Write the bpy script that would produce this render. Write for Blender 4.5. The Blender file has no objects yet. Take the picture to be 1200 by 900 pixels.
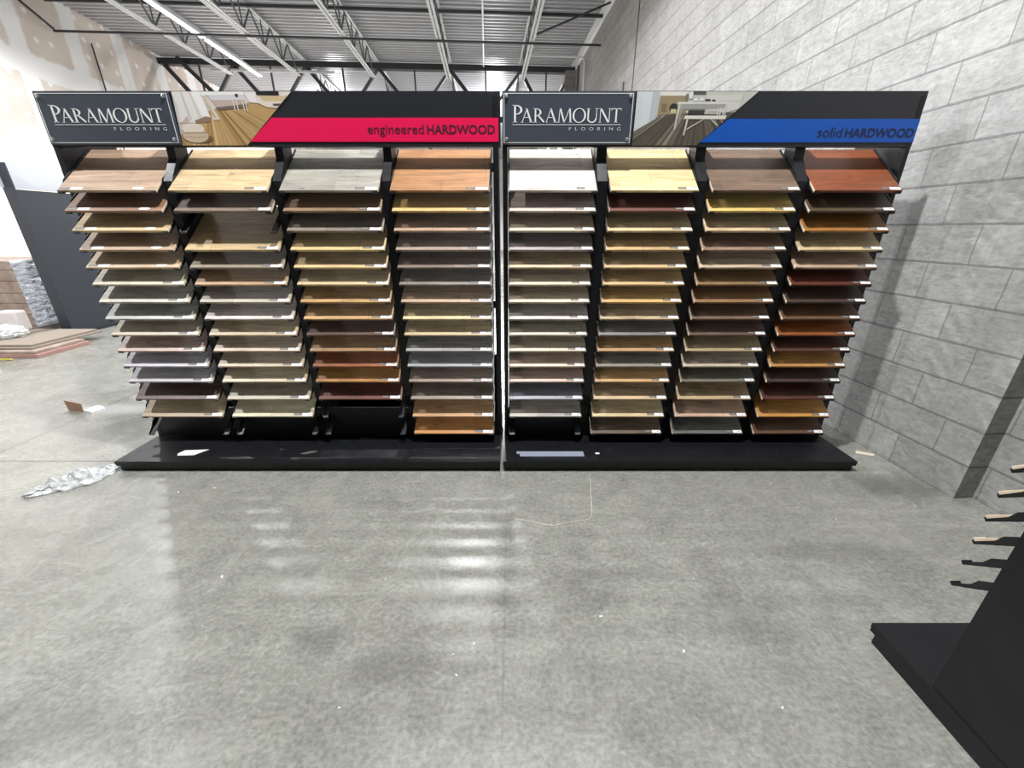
import bpy, bmesh, math, random
from mathutils import Vector, Matrix
C = bpy.context.scene.collection
R = math.radians
PI = math.pi

# ------------------------------------------------------------------ camera, light, exposure
cam = bpy.data.objects.new('camera', bpy.data.cameras.new('camera'))
C.objects.link(cam)
cam.data.sensor_width = 36
cam.data.lens = 465 / 1200 * 36
cam.data.clip_start = 0.02
cam.location = (0, 0, 1.42)
cam.rotation_euler = (R(90 - 21.375), 0, 0)
bpy.context.scene.camera = cam
vs = bpy.context.scene.view_settings
vs.view_transform = 'Standard'; vs.look = 'None'; vs.gamma = 1; vs.use_curve_mapping = False
vs.exposure = 0.30

w = bpy.data.worlds.new('world'); bpy.context.scene.world = w
w.use_nodes = True
w.node_tree.nodes['Background'].inputs[0].default_value = (0.93, 0.95, 1.0, 1)
w.node_tree.nodes['Background'].inputs[1].default_value = 0.03

PSI = R(3.438)                  # the room is turned a little against the display

def lamp(loc, power, size, col=(1, 1, 1), up=0.0):
    """a high-bay lamp: a wide downward beam, and for some an added point light to brighten the ceiling"""
    for kind, e in (('SPOT', power), ('POINT', up)):  # the point light is an added fill for the ceiling
        if not e: continue
        l = bpy.data.lights.new('high_bay_or_fill_lamp', kind); l.shadow_soft_size = size
        l.energy = e; l.color = col
        if kind == 'SPOT': l.spot_size = R(168); l.spot_blend = 0.25
        o = bpy.data.objects.new('high_bay_or_fill_lamp', l); C.objects.link(o); o.location = loc
# the hall's high-bay lamps, just above the frame, and an added rear pair
COOL = (0.97, 0.985, 1.0)
lamp((0.15, 1.6, 5.2), 820, 0.07)
lamp((-5.2, 1.5, 5.15), 620, 0.07, COOL)
lamp((-6.0, 16.5, 5.1), 1900, 0.2, up=260)  # unseen lamp added so its floor bounce brightens the ceiling
lamp((-0.6, 16.5, 5.1), 1700, 0.2, up=260)  # second unseen rear lamp, also added to lift the ceiling
lamp((-0.85, 6.55, 5.1), 430, 0.09, COOL, up=70)
lamp((-6.0, 6.55, 5.1), 680, 0.10, COOL, up=40)

# ------------------------------------------------------------------ helpers
def lin(c, k=1.0):
    def f(v):
        v = v / 255
        return (v / 12.92 if v <= 0.04045 else ((v + 0.055) / 1.055) ** 2.4) * k
    return (f(c[0]), f(c[1]), f(c[2]), 1)

def mat(name, rgb=(128, 128, 128), rough=0.5, metal=0.0, spec=0.5, k=1.0, **kw):
    m = bpy.data.materials.new(name); m.use_nodes = True
    b = m.node_tree.nodes['Principled BSDF']
    b.inputs['Base Color'].default_value = lin(rgb, k)
    b.inputs['Roughness'].default_value = rough
    b.inputs['Metallic'].default_value = metal
    b.inputs['Specular IOR Level'].default_value = spec
    for a, v in kw.items(): b.inputs[a.replace('_', ' ')].default_value = v
    return m

class NT:
    """small helper for node graphs"""
    def __init__(s, m): s.m = m; s.t = m.node_tree; s.b = s.t.nodes['Principled BSDF']
    def n(s, kind, ins=None, **props):
        x = s.t.nodes.new(kind)
        for a, v in props.items(): setattr(x, a, v)
        for a, v in (ins or {}).items():
            if hasattr(v, 'is_output'): s.t.links.new(v, x.inputs[a])
            else: x.inputs[a].default_value = v
        return x
    def link(s, a, b): s.t.links.new(a, b)
    def math(s, op, a, b=0.0, c=0.0):
        return s.n('ShaderNodeMath', {0: a, 1: b, 2: c}, operation=op).outputs[0]
    def mix(s, f, a, b, mode='MIX'):
        x = s.n('ShaderNodeMix', data_type='RGBA', blend_type=mode)
        for i, v in ((0, f), (6, a), (7, b)):
            if hasattr(v, 'is_output'): s.t.links.new(v, x.inputs[i])
            else: x.inputs[i].default_value = v
        return x.outputs[2]
    def ramp(s, f, stops):
        x = s.n('ShaderNodeValToRGB', {0: f}); e = x.color_ramp.elements
        while len(e) < len(stops): e.new(0.5)
        for i, (p, c) in enumerate(stops):
            e[i].position = p; e[i].color = c if len(c) == 4 else (*c, 1)
        return x.outputs[0]
    def noise(s, vec, scale, detail=4, rough=0.5, dist=0.0):
        return s.n('ShaderNodeTexNoise', {'Vector': vec, 'Scale': scale, 'Detail': detail, 'Roughness': rough, 'Distortion': dist}).outputs[0]
    def mapping(s, vec, scale=(1, 1, 1), loc=(0, 0, 0)):
        return s.n('ShaderNodeMapping', {'Vector': vec, 'Scale': scale, 'Location': loc}).outputs[0]
    def obj(s): return s.n('ShaderNodeTexCoord').outputs['Object']
    def bump(s, h, strength, dist=0.01):
        x = s.n('ShaderNodeBump', {'Height': h, 'Strength': strength, 'Distance': dist})
        s.link(x.outputs[0], s.b.inputs['Normal'])
G = lambda v: (v, v, v, 1)

def obj(name, bm, mats, parent=None, loc=None, rot=None, smooth=False):
    me = bpy.data.meshes.new(name)
    bmesh.ops.recalc_face_normals(bm, faces=bm.faces)
    bm.to_mesh(me); bm.free()
    for m in (mats if isinstance(mats, (list, tuple)) else [mats]): me.materials.append(m)
    if smooth:
        for p in me.polygons: p.use_smooth = True
    o = bpy.data.objects.new(name, me); C.objects.link(o)
    if parent: o.parent = parent
    if loc: o.location = loc
    if rot: o.rotation_euler = rot
    return o

def box(bm, x0, x1, y0, y1, z0, z1, mi=0, M=None):
    vs_ = [bm.verts.new(Vector((x, y, z))) for z in (z0, z1) for y in (y0, y1) for x in (x0, x1)]
    fs = []
    for q in ((0, 2, 3, 1), (4, 5, 7, 6), (0, 1, 5, 4), (2, 6, 7, 3), (0, 4, 6, 2), (1, 3, 7, 5)):
        f = bm.faces.new([vs_[i] for i in q]); f.material_index = mi; fs.append(f)
    if M is not None:
        for v in vs_: v.co = M @ v.co
    return vs_, fs

def bevel(bm, amt=0.003, seg=1):
    bmesh.ops.bevel(bm, geom=list(bm.edges), offset=amt, segments=seg, affect='EDGES', profile=0.5)

def bar(bm, a, b, wx, wz, mi=0, up=(0, 0, 1)):
    """rectangular bar from a to b, wx wide, wz high"""
    a = Vector(a); b = Vector(b); d = (b - a).normalized(); up = Vector(up)
    s = d.cross(up)
    if s.length < 1e-4: s = d.cross(Vector((1, 0, 0)))
    s.normalize(); u = s.cross(d).normalized()
    vs_ = []
    for p in (a, b):
        for i, j in ((-1, -1), (1, -1), (1, 1), (-1, 1)):
            vs_.append(bm.verts.new(p + s * i * wx / 2 + u * j * wz / 2))
    for q in ((0, 1, 2, 3), (4, 7, 6, 5), (0, 4, 5, 1), (1, 5, 6, 2), (2, 6, 7, 3), (3, 7, 4, 0)):
        bm.faces.new([vs_[i] for i in q]).material_index = mi

def tube(bm, pts, r, n=8, mi=0, cap=True):
    pts = [Vector(p) for p in pts]; rings = []
    for i, p in enumerate(pts):
        d = (pts[min(i + 1, len(pts) - 1)] - pts[max(i - 1, 0)]).normalized()
        s = d.cross(Vector((0, 0, 1)))
        if s.length < 1e-3: s = d.cross(Vector((1, 0, 0)))
        s.normalize(); u = s.cross(d)
        rr = r[i] if isinstance(r, (list, tuple)) else r
        rings.append([bm.verts.new(p + (s * math.cos(2 * PI * k / n) + u * math.sin(2 * PI * k / n)) * rr) for k in range(n)])
    for a, b in zip(rings, rings[1:]):
        for k in range(n):
            bm.faces.new((a[k], a[(k + 1) % n], b[(k + 1) % n], b[k])).material_index = mi
    if cap:
        bm.faces.new(rings[0][::-1]); bm.faces.new(rings[-1])

def prism(bm, pts, d0, d1, axis='x', mi=0):
    """polygon pts extruded from d0 to d1 along axis; pts are the two other coordinates in order"""
    def P(a, b, d):
        return {'x': (d, a, b), 'y': (a, d, b), 'z': (a, b, d)}[axis]
    A = [bm.verts.new(P(a, b, d0)) for a, b in pts]; B = [bm.verts.new(P(a, b, d1)) for a, b in pts]
    n = len(pts)
    bm.faces.new(A[::-1]).material_index = mi; bm.faces.new(B).material_index = mi
    for i in range(n):
        bm.faces.new((A[i], A[(i + 1) % n], B[(i + 1) % n], B[i])).material_index = mi

def thing(name, label, cat, loc=(0, 0, 0), rotz=0, group=None):
    o = bpy.data.objects.new(name, None); C.objects.link(o)
    o.empty_display_size = 0.1
    o.location = loc; o.rotation_euler = (0, 0, rotz)
    o['label'] = label; o['category'] = cat
    if group: o['group'] = group
    return o
def tag(o, label, cat, group=None):
    o['label'] = label; o['category'] = cat
    if group: o['group'] = group
    return o
def struct(name, bm, m, room=True, **kw):
    o = obj(name, bm, m, **kw); o['kind'] = 'structure'
    if room: o.rotation_euler.z = PSI
    return o
def room(x, y, z=0):            # room coordinates to world
    return (x * math.cos(PSI) - y * math.sin(PSI), x * math.sin(PSI) + y * math.cos(PSI), z)

# ------------------------------------------------------------------ materials
# polished concrete
M_floor = mat('concrete_floor', (150, 150, 142), 0.3, spec=0.5)
t = NT(M_floor); co = t.obj()
big = t.noise(co, 0.9, 6, 0.62, 0.6)
med = t.noise(co, 5.0, 8, 0.68, 0.8)
trow = t.noise(t.mapping(co, (3.0, 9.0, 1), (3, 1, 0)), 2.2, 7, 0.68, 3.2)
fine = t.noise(co, 60.0, 4, 0.6)
c1 = t.ramp(big, [(0.30, lin((126, 127, 119))), (0.50, lin((157, 157, 148))), (0.68, lin((176, 176, 168)))])
c2 = t.mix(t.math('MULTIPLY', t.math('SUBTRACT', med, 0.5), 2.4), c1, t.ramp(med, [(0.3, lin((112, 113, 106))), (0.75, lin((190, 190, 182)))]), 'MIX')
c2b = t.mix(0.48, c1, t.ramp(med, [(0.32, lin((104, 105, 98))), (0.5, lin((158, 158, 149))), (0.7, lin((192, 192, 184)))]))
c3 = t.mix(0.27, c2b, t.ramp(trow, [(0.36, lin((112, 113, 106))), (0.52, lin((160, 160, 151))), (0.66, lin((205, 205, 197)))]))
c4 = t.mix(0.22, c3, t.ramp(fine, [(0.35, lin((90, 90, 84))), (0.65, lin((215, 215, 208)))]))
sep = t.n('ShaderNodeSeparateXYZ', {0: co})
X, Y = sep.outputs[0], sep.outputs[1]
wob = t.math('MULTIPLY', t.math('SUBTRACT', t.noise(co, 8, 3), 0.5), 0.006)
def line(v, at, wd):   # 1 on a saw-cut joint
    return t.math('LESS_THAN', t.math('ABSOLUTE', t.math('ADD', t.math('SUBTRACT', v, at), wob)), wd)
j1 = line(X, -3.485, 0.006); j2 = line(X, -0.03, 0.0035)
j3 = t.math('MULTIPLY', line(Y, 2.24, 0.006), t.math('LESS_THAN', X, -2.0))
joint = t.math('MAXIMUM', t.math('MAXIMUM', t.math('MULTIPLY', j1, 1.0), t.math('MULTIPLY', j2, 0.25)), j3)
# dark patches with a shape of their own
def blob(x, y, rx, ry, amt):
    d = t.n('ShaderNodeVectorMath', {0: t.mapping(co, (1 / rx, 1 / ry, 0), (-x / rx, -y / ry, 0))}, operation='LENGTH').outputs['Value']
    d = t.math('ADD', d, t.math('MULTIPLY', t.math('SUBTRACT', med, 0.5), 1.6))
    return t.math('MULTIPLY', t.n('ShaderNodeMapRange', {0: d, 1: 0.4, 2: 1.15, 3: 1.0, 4: 0.0}).outputs[0], amt)
st = blob(2.32, 1.98, 0.34, 0.17, 0.5)
for q in ((-0.42, 0.93, 0.17, 0.10, 0.34), (-0.70, 1.0, 0.12, 0.07, 0.3), (-0.95, 1.37, 0.13, 0.06, 0.3), (-3.0, 2.75, 0.3, 0.35, 0.35),
          (-0.02, 1.45, 0.05, 0.35, 0.3), (0.9, 1.1, 0.25, 0.14, 0.2), (-1.4, 0.75, 0.3, 0.1, 0.2), (-6.2, 4.1, 0.9, 0.35, 0.45), (0.35, 1.3, 0.25, 0.15, 0.15), (1.6, 1.45, 0.4, 0.1, 0.18)):
    st = t.math('MAXIMUM', st, blob(*q))
wh = blob(-3.35, 3.05, 0.42, 0.12, 0.5)
c5 = t.mix(st, c4, lin((78, 79, 75)))
c5 = t.mix(wh, c5, lin((225, 225, 222)))
c6 = t.mix(t.math('MULTIPLY', joint, 0.75), c5, lin((70, 70, 66)))
t.link(t.mix(1.0, c6, G(0.80), 'MULTIPLY'), t.b.inputs['Base Color'])
t.link(t.n('ShaderNodeMapRange', {0: med, 1: 0.3, 2: 0.7, 3: 0.22, 4: 0.31}).outputs[0], t.b.inputs['Roughness'])
t.bump(t.math('SUBTRACT', t.math('ADD', t.math('MULTIPLY', trow, 0.4), t.math('MULTIPLY', fine, 0.15)), t.math('MULTIPLY', joint, 1.0)), 0.10, 0.005)

# concrete block wall; object coordinates y along, z up
M_cmu = mat('concrete_block', (190, 190, 190), 0.85, spec=0.2)
t = NT(M_cmu); co = t.obj(); sep = t.n('ShaderNodeSeparateXYZ', {0: co})
CH, CL = 0.2065, 0.405
vec = t.n('ShaderNodeCombineXYZ', {0: t.math('ADD', sep.outputs[1], 0.135 + 0.0), 1: sep.outputs[2]}).outputs[0]
wv = t.n('ShaderNodeVectorMath', {0: vec, 1: t.n('ShaderNodeVectorMath', {0: t.n('ShaderNodeTexNoise', {'Vector': co, 'Scale': 9.0}).outputs[1], 3: 0.012}, operation='SCALE').outputs[0]}, operation='ADD').outputs[0]
br = t.n('ShaderNodeTexBrick', {'Vector': wv, 'Color1': G(0.0), 'Color2': G(1.0), 'Mortar': G(0.5), 'Scale': 1.0, 'Mortar Size': 0.004,
     'Mortar Smooth': 0.25, 'Bias': 0.0, 'Brick Width': CL, 'Row Height': CH}, offset=0.5, offset_frequency=2)
hjoint = t.math('PINGPONG', sep.outputs[2], CH / 2)          # distance to a bed joint
bed = t.math('LESS_THAN', hjoint, 0.0045)
shade = t.ramp(br.outputs[0], [(0.0, lin((160, 160, 157))), (0.5, lin((196, 196, 195))), (1.0, lin((214, 214, 214)))])
n1 = t.noise(co, 3.5, 7, 0.7, 0.8); n2 = t.noise(co, 38, 5, 0.7); n3 = t.noise(t.mapping(co, (1, 1, 3)), 9, 6, 0.7, 1.5)
cc = t.mix(0.45, shade, t.ramp(n1, [(0.32, lin((138, 138, 135))), (0.5, lin((190, 190, 188))), (0.66, lin((230, 230, 229)))]))
cc = t.mix(0.34, cc, t.ramp(n2, [(0.3, lin((120, 120, 118))), (0.7, lin((225, 225, 225)))]))
cc = t.mix(0.34, cc, t.ramp(n3, [(0.35, lin((130, 130, 128))), (0.65, lin((222, 222, 222)))]))
cc = t.mix(t.math('MULTIPLY', br.outputs[1], 0.55), cc, lin((116, 115, 112)))
cc = t.mix(t.math('MULTIPLY', bed, 0.45), cc, lin((92, 92, 92)))
foot_dark = t.math('MULTIPLY', t.n('ShaderNodeMapRange', {0: t.math('ADD', sep.outputs[2], t.math('MULTIPLY', n3, 0.16)), 1: 0.05, 2: 0.11, 3: 0.8, 4: 0.0}).outputs[0],
      t.math('GREATER_THAN', n1, 0.45))
cc = t.mix(t.math('MULTIPLY', foot_dark, 0.6), cc, lin((112, 112, 110)))  # darker blotches low on the wall
# the blocks turn gradually browner towards the far end of the hall
far = t.n('ShaderNodeMapRange', {0: sep.outputs[1], 1: 3.4, 2: 7.5, 3: 0.0, 4: 0.75}).outputs[0]
cc = t.mix(far, cc, t.mix(0.5, cc, lin((132, 124, 114))))
t.link(t.mix(1.0, cc, G(0.69), 'MULTIPLY'), t.b.inputs['Base Color'])
hh = t.math('SUBTRACT', t.math('ADD', t.math('MULTIPLY', n2, 0.25), t.math('MULTIPLY', n3, 0.5)), t.math('MULTIPLY', t.math('MAXIMUM', br.outputs[1], bed), 1.0))
t.bump(hh, 0.5, 0.006)

# taped drywall (object y along, z up)
M_dry = mat('taped_drywall', (205, 190, 180), 0.9, spec=0.2)
t = NT(M_dry); co = t.obj(); sep = t.n('ShaderNodeSeparateXYZ', {0: co})
nz = t.noise(co, 1.3, 4); ns = t.math('MULTIPLY', t.math('SUBTRACT', t.noise(co, 5, 3), 0.5), 0.12)
def near(v, period, off, wd, soft):
    d = t.math('PINGPONG', t.math('ADD', t.math('ADD', v, off), ns), period / 2)
    return t.n('ShaderNodeMapRange', {0: d, 1: wd, 2: wd + soft, 3: 1.0, 4: 0.0}).outputs[0]
mud = t.math('MAXIMUM', near(sep.outputs[1], 1.25, 0.3, 0.15, 0.05), near(sep.outputs[2], 2.44, 0.55, 0.17, 0.05))
dv = t.n('ShaderNodeTexVoronoi', {'Vector': t.n('ShaderNodeCombineXYZ', {0: sep.outputs[1], 1: sep.outputs[2]}).outputs[0], 'Scale': 2.7, 'Randomness': 0.35}, voronoi_dimensions='2D')
dots = t.n('ShaderNodeMapRange', {0: dv.outputs['Distance'], 1: 0.10, 2: 0.17, 3: 1.0, 4: 0.0}).outputs[0]
cc = t.ramp(nz, [(0.3, lin((212, 197, 188))), (0.7, lin((226, 216, 208)))])
cc = t.mix(t.math('MAXIMUM', mud, dots), cc, lin((242, 240, 240)))
t.link(cc, t.b.inputs['Base Color'])

M_deck = mat('galvanised_deck', (200, 200, 204), 0.38, metal=0.2)
M_steel_w = mat('pale_primed_steel', (222, 223, 225), 0.45)
M_steel_g = mat('grey_joist_steel', (88, 90, 92), 0.55)
M_steel_d = mat('dark_steel', (48, 50, 53), 0.5)
M_black = mat('black_laminate', (19, 20, 24), 0.42, spec=0.4)
t = NT(M_black); nn = t.noise(t.obj(), 14, 5, 0.6)
t.link(t.n('ShaderNodeMapRange', {0: nn, 1: 0.3, 2: 0.7, 3: 0.34, 4: 0.5}).outputs[0], t.b.inputs['Roughness'])
M_black_lit = mat('black_laminate_lit', (48, 53, 62), 0.45)  # the racks' black laminate, lamplight on the far one put into its colour
M_metal_b = mat('black_powder_coated_steel', (22, 23, 26), 0.38, spec=0.5)
M_hdr = mat('black_header_board', (34, 36, 42), 0.4)
M_hdrback = mat('white_header_back', (205, 207, 214), 0.6)
M_plq = mat('slate_acrylic_plaque', (72, 78, 88), 0.18, spec=0.6)
M_white = mat('white_print', (238, 239, 240), 0.5)
M_plqt = mat('pale_grey_print', (206, 208, 212), 0.5)
M_silver = mat('brushed_silver', (205, 207, 210), 0.25, metal=0.8)
M_pink = mat('crimson_pink_print', (238, 14, 84), 0.4)
M_blue = mat('royal_blue_print', (2, 84, 184), 0.4)
M_txt_p = mat('dark_maroon_print', (68, 14, 40), 0.5)
M_txt_b = mat('dark_navy_print', (12, 26, 62), 0.5)
M_lbl_w = mat('white_label_paper', (240, 240, 240), 0.55)
M_lbl_d = mat('grey_label_paper', (92, 88, 84), 0.55)
M_lbl_k = mat('black_label_ink', (40, 40, 40), 0.6)

# wood sample top: the colour is the object's own colour
def wood(name, rough=0.42):
    m = mat(name, (200, 160, 110), rough, spec=0.4)
    t = NT(m); co = t.obj(); oi = t.n('ShaderNodeObjectInfo')
    rnd = oi.outputs['Random']; col = oi.outputs['Color']
    off = t.n('ShaderNodeCombineXYZ', {0: t.math('MULTIPLY', rnd, 37.0), 1: t.math('MULTIPLY', rnd, 91.0), 2: 0.0}).outputs[0]
    v = t.n('ShaderNodeVectorMath', {0: co, 1: off}, operation='ADD').outputs[0]
    wave = t.noise(t.mapping(v, (2.2, 22, 1)), 1.6, 5, 0.62, 1.3)
    fib = t.noise(t.mapping(v, (6, 160, 1)), 1.5, 4, 0.6)
    sep = t.n('ShaderNodeSeparateXYZ', {0: co})
    row = t.math('FLOOR', t.math('DIVIDE', t.math('ADD', sep.outputs[1], 0.045), 0.125))
    shift = t.math('MULTIPLY', t.n('ShaderNodeTexWhiteNoise', {'Vector': t.n('ShaderNodeCombineXYZ', {0: row, 1: rnd, 2: 1.0}).outputs[0]}, noise_dimensions='3D').outputs[0], 0.5)
    xs = t.math('DIVIDE', t.math('ADD', sep.outputs[0], shift), 0.50)
    colm = t.math('FLOOR', xs)
    pid = t.n('ShaderNodeCombineXYZ', {0: colm, 1: row, 2: t.math('MULTIPLY', rnd, 50.0)}).outputs[0]
    pv = t.n('ShaderNodeTexWhiteNoise', {'Vector': pid}, noise_dimensions='3D').outputs[0]
    k = t.math('ADD', t.math('MULTIPLY', t.math('SUBTRACT', wave, 0.5), 1.5), 1.0)
    k = t.math('ADD', k, t.math('MULTIPLY', t.math('SUBTRACT', fib, 0.5), 0.6))
    k = t.math('ADD', k, t.math('MULTIPLY', t.math('SUBTRACT', pv, 0.5), 0.22))
    kn = t.n('ShaderNodeTexVoronoi', {'Vector': t.mapping(v, (4.0, 9.0, 0.01)), 'Scale': 1.0}).outputs['Distance']
    knot = t.n('ShaderNodeMapRange', {0: kn, 1: 0.02, 2: 0.09, 3: 0.45, 4: 0.0}).outputs[0]
    k = t.math('SUBTRACT', k, knot)
    seamy = t.math('LESS_THAN', t.math('ABSOLUTE', t.math('SUBTRACT', t.math('FRACT', t.math('DIVIDE', t.math('ADD', sep.outputs[1], 0.045), 0.125)), 0.0)), 0.014)
    seamx = t.math('LESS_THAN', t.math('FRACT', xs), 0.005)
    k = t.math('MULTIPLY', k, t.math('SUBTRACT', 1.0, t.math('MULTIPLY', t.math('MAXIMUM', seamx, seamy), 0.45)))
    kc = t.n('ShaderNodeCombineXYZ', {0: k, 1: k, 2: k}).outputs[0]
    t.link(t.mix(1.0, col, kc, 'MULTIPLY'), t.b.inputs['Base Color'])
    return m
M_wood = wood('oak_veneer')
M_backing = mat('dark_brown_backing', (74, 58, 46), 0.8)  # unseen underside, colour darkened to deepen the shade between boards
M_edge = mat('raw_wood_edge', (226, 206, 176), 0.7)
t = NT(M_edge); nn = t.noise(t.mapping(t.obj(), (30, 4, 90)), 2, 4)
t.link(t.ramp(nn, [(0.3, lin((205, 182, 150))), (0.7, lin((236, 220, 196)))]), t.b.inputs['Base Color'])

# ------------------------------------------------------------------ the hall
bm = bmesh.new(); box(bm, -12, 6, -5, 32, -0.12, 0)
struct('floor', bm, M_floor, room=False)
ZT = 5.70
bm = bmesh.new()      # ribbed steel deck, ribs across the joists
y = -4.5; prof = []
while y < 30:
    prof += [(y, ZT), (y + 0.040, ZT + 0.0), (y + 0.05, ZT + 0.07), (y + 0.142, ZT + 0.07)]
    y += 0.152
vt = [[bm.verts.new((x, a, b)) for a, b in prof] for x in (-9.0, 3.0)]
for i in range(len(prof) - 1):
    bm.faces.new((vt[0][i], vt[1][i], vt[1][i + 1], vt[0][i + 1]))
box(bm, -9, 3, -4.5, 30, ZT + 0.09, ZT + 0.14)
struct('ceiling', bm, M_deck)
bm = bmesh.new(); prism(bm, [(2.715, -4.5), (2.715, 1.70), (2.6, 1.70), (2.6, 30), (2.95, 30), (2.95, -4.5)], 0, ZT + 0.09, 'z'); struct('wall_right', bm, M_cmu)
bm = bmesh.new(); box(bm, -8.8, -8.6, -4.5, 30, 0, ZT + 0.09); struct('wall_left', bm, M_dry)
bm = bmesh.new(); box(bm, -8.6, 2.6, 29.8, 30, 0, ZT + 0.09); struct('wall_back', bm, M_dry)
n_trim = [0]
def trim(bm, m):
    n_trim[0] += 1
    return struct('trim_%d' % n_trim[0], bm, m)
bm = bmesh.new(); box(bm, 2.50, 2.60, -4.5, 29.8, ZT - 0.075, ZT - 0.002); box(bm, 2.585, 2.6, -4.5, 29.8, ZT - 0.15, ZT - 0.07)
trim(bm, M_steel_w)
# pilasters far down the block wall
for yy in (13.4, 16.2, 19.6, 23.0):
    bm = bmesh.new(); box(bm, 2.30, 2.60, yy, yy + 0.42, 0, ZT - 0.16); trim(bm, M_cmu)
bm = bmesh.new(); box(bm, 2.592, 2.602, 8.20, 8.225, 0, ZT - 0.16); trim(bm, M_steel_d)   # control joint sealant

# joists in the length of the hall
JX = [-6.5, -4.8, -2.87, -0.91, 1.05]
names = ['nearest the plasterboard wall', 'second from the plasterboard wall', 'left of the middle of the hall', 'right of the middle of the hall', 'nearest the block wall']
def joist(x, y0, y1, label):
    r = thing('roof_joist', label, 'joist', room(x, y0, 5.1), PSI, 'open web roof joists')
    L = y1 - y0
    for nm, z0, z1, m, a, b in (('top_chord', ZT - 5.1 - 0.065, ZT - 5.1 - 0.003, M_steel_w, 0.0, L), ('bottom_chord', 0.03, 0.085, M_steel_w, 0.5, L - 0.5)):
        bm = bmesh.new()
        for s in (-1, 1):
            xa, xb = (0.012 * s, 0.058 * s)
            box(bm, min(xa, xb), max(xa, xb), a, b, z0, z0 + 0.008)
            xa, xb = (0.012 * s, 0.020 * s)
            box(bm, min(xa, xb), max(xa, xb), a, b, z0 + 0.008, z1)
        obj(nm, bm, m, r)
    bm = bmesh.new(); yy = 0.5; up = False
    while yy < L - 0.8:
        za, zb = (0.06, 0.56) if up else (0.56, 0.06)
        bar(bm, (0, yy, za), (0, yy + 0.42, zb), 0.024, 0.024)
        if up: bar(bm, (0, yy, 0.06), (0, yy, 0.56), 0.02, 0.02)
        yy += 0.42; up = not up
    obj('web', bm, M_steel_g, r)
    return r
for x, nme in zip(JX, names):
    joist(x, -4.0, 13.40, 'pale steel roof joist with open web, %s' % nme)
for x, nme in zip(JX[1:], names[1:]):
    joist(x, 13.62, 26.0, 'distant steel roof joist beyond the girder, %s' % nme)
# the girder across
g = thing('roof_girder', 'dark steel roof girder with diagonal webs crossing the hall above the headers', 'girder', room(0, 13.5, 4.3), PSI)
bm = bmesh.new(); box(bm, -8.58, 2.58, -0.09, 0.09, 1.19, 1.325); obj('top_chord', bm, M_steel_d, g)
bm = bmesh.new(); box(bm, -8.58, 2.58, -0.08, 0.08, 0, 0.12); obj('bottom_chord', bm, M_steel_d, g)
nodes = [-8.5, -6.7, -4.8, -2.87, -0.91, 1.05, 2.5]
for a, b in zip(nodes, nodes[1:]):
    mx = (a + b) / 2
    bm = bmesh.new(); bar(bm, (a + 0.03, 0, 1.19), (mx - 0.02, 0, 0.12), 0.09, 0.09, up=(0, 1, 0)); obj('web_brace', bm, M_steel_d, g)
    bm = bmesh.new(); bar(bm, (b - 0.03, 0, 1.19), (mx + 0.02, 0, 0.12), 0.07, 0.07, up=(0, 1, 0)); obj('web_brace', bm, M_steel_g, g)
    bm = bmesh.new(); bar(bm, (mx, 0, 1.19), (mx, 0, 0.12), 0.04, 0.04); obj('web_post', bm, M_steel_d, g)
def pipe(name, label, cat, pts, r, m, smooth=True):
    p0 = Vector(pts[0]); bm = bmesh.new()
    tube(bm, [Vector(p) - p0 for p in pts], r, 8)
    o = obj(name, bm, m, smooth=smooth); o.location = room(*p0); o.rotation_euler.z = PSI
    return tag(o, label, cat)
def rod(name, label, cat, a, b, wx, wz, m):
    a = Vector(a); b = Vector(b); bm = bmesh.new(); bar(bm, (0, 0, 0), b - a, wx, wz)
    o = obj(name, bm, m); o.location = room(*a); o.rotation_euler.z = PSI
    return tag(o, label, cat)
rod('bridging_angle', 'thin dark steel angle tying the bottom chords of the roof joists', 'brace', (-8.55, 10.5, 5.105), (2.55, 10.5, 5.105), 0.04, 0.03, M_steel_d)
rod('bridging_angle', 'steel angle under the deck tying the top chords of the joists', 'brace', (-8.55, 10.5, 5.60), (2.55, 10.5, 5.60), 0.05, 0.05, M_steel_d)
rod('bridging_strap', 'dark diagonal strap running from the last joist up to the block wall', 'brace', (1.12, 10.2, 5.15), (2.55, 9.9, 5.58), 0.05, 0.02, M_steel_d)
rod('bridging_strap', 'dark bent strap from the bridging up the plasterboard wall at far left', 'brace', (-8.5, 9.4, 5.55), (-8.5, 10.45, 5.12), 0.03, 0.03, M_steel_d)
pipe('sprinkler_pipe', 'thin white sprinkler pipe under the deck beside the joist right of the middle', 'pipe', [(0.02, 2, 5.53), (0.02, 13.2, 5.53)], 0.02, M_steel_w)
pipe('sprinkler_pipe', 'thin white sprinkler pipe running lengthways under the deck, left half of the hall', 'pipe', [(-5.3, 2, 5.45), (-5.3, 12.6, 5.45)], 0.022, M_steel_w)
pipe('sprinkler_main', 'white pipe running across the hall just before the girder', 'pipe', [(-7.2, 13.34, 5.36), (-4.0, 13.34, 5.36)], 0.035, M_steel_w)
pipe('conduit', 'white conduit crossing the deck and bending down the block wall', 'conduit', [(1.1, 12.1, 5.42), (2.40, 12.1, 5.42), (2.52, 12.1, 5.40), (2.56, 12.1, 5.30), (2.56, 12.1, 3.0), (2.56, 12.1, 0.02)], 0.02, M_steel_w)
pipe('conduit', 'dark conduit running straight down the far block wall', 'conduit', [(2.56, 12.9, 5.5), (2.56, 12.9, 0.02)], 0.022, M_steel_g)
pipe('conduit', 'thin dark conduit running down the plasterboard wall at far left', 'conduit', [(-8.56, 11.36, 5.2), (-8.56, 11.36, 0.02)], 0.014, M_steel_d)
rod('roof_brace', 'dark diagonal strut descending from the deck above the left photo panel', 'brace', (-8.0, 13.3, 5.6), (-6.9, 13.3, 4.45), 0.09, 0.09, M_steel_d)
bm = bmesh.new(); box(bm, -0.03, 0, -0.05, 0.05, 0, 0.22)
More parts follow.
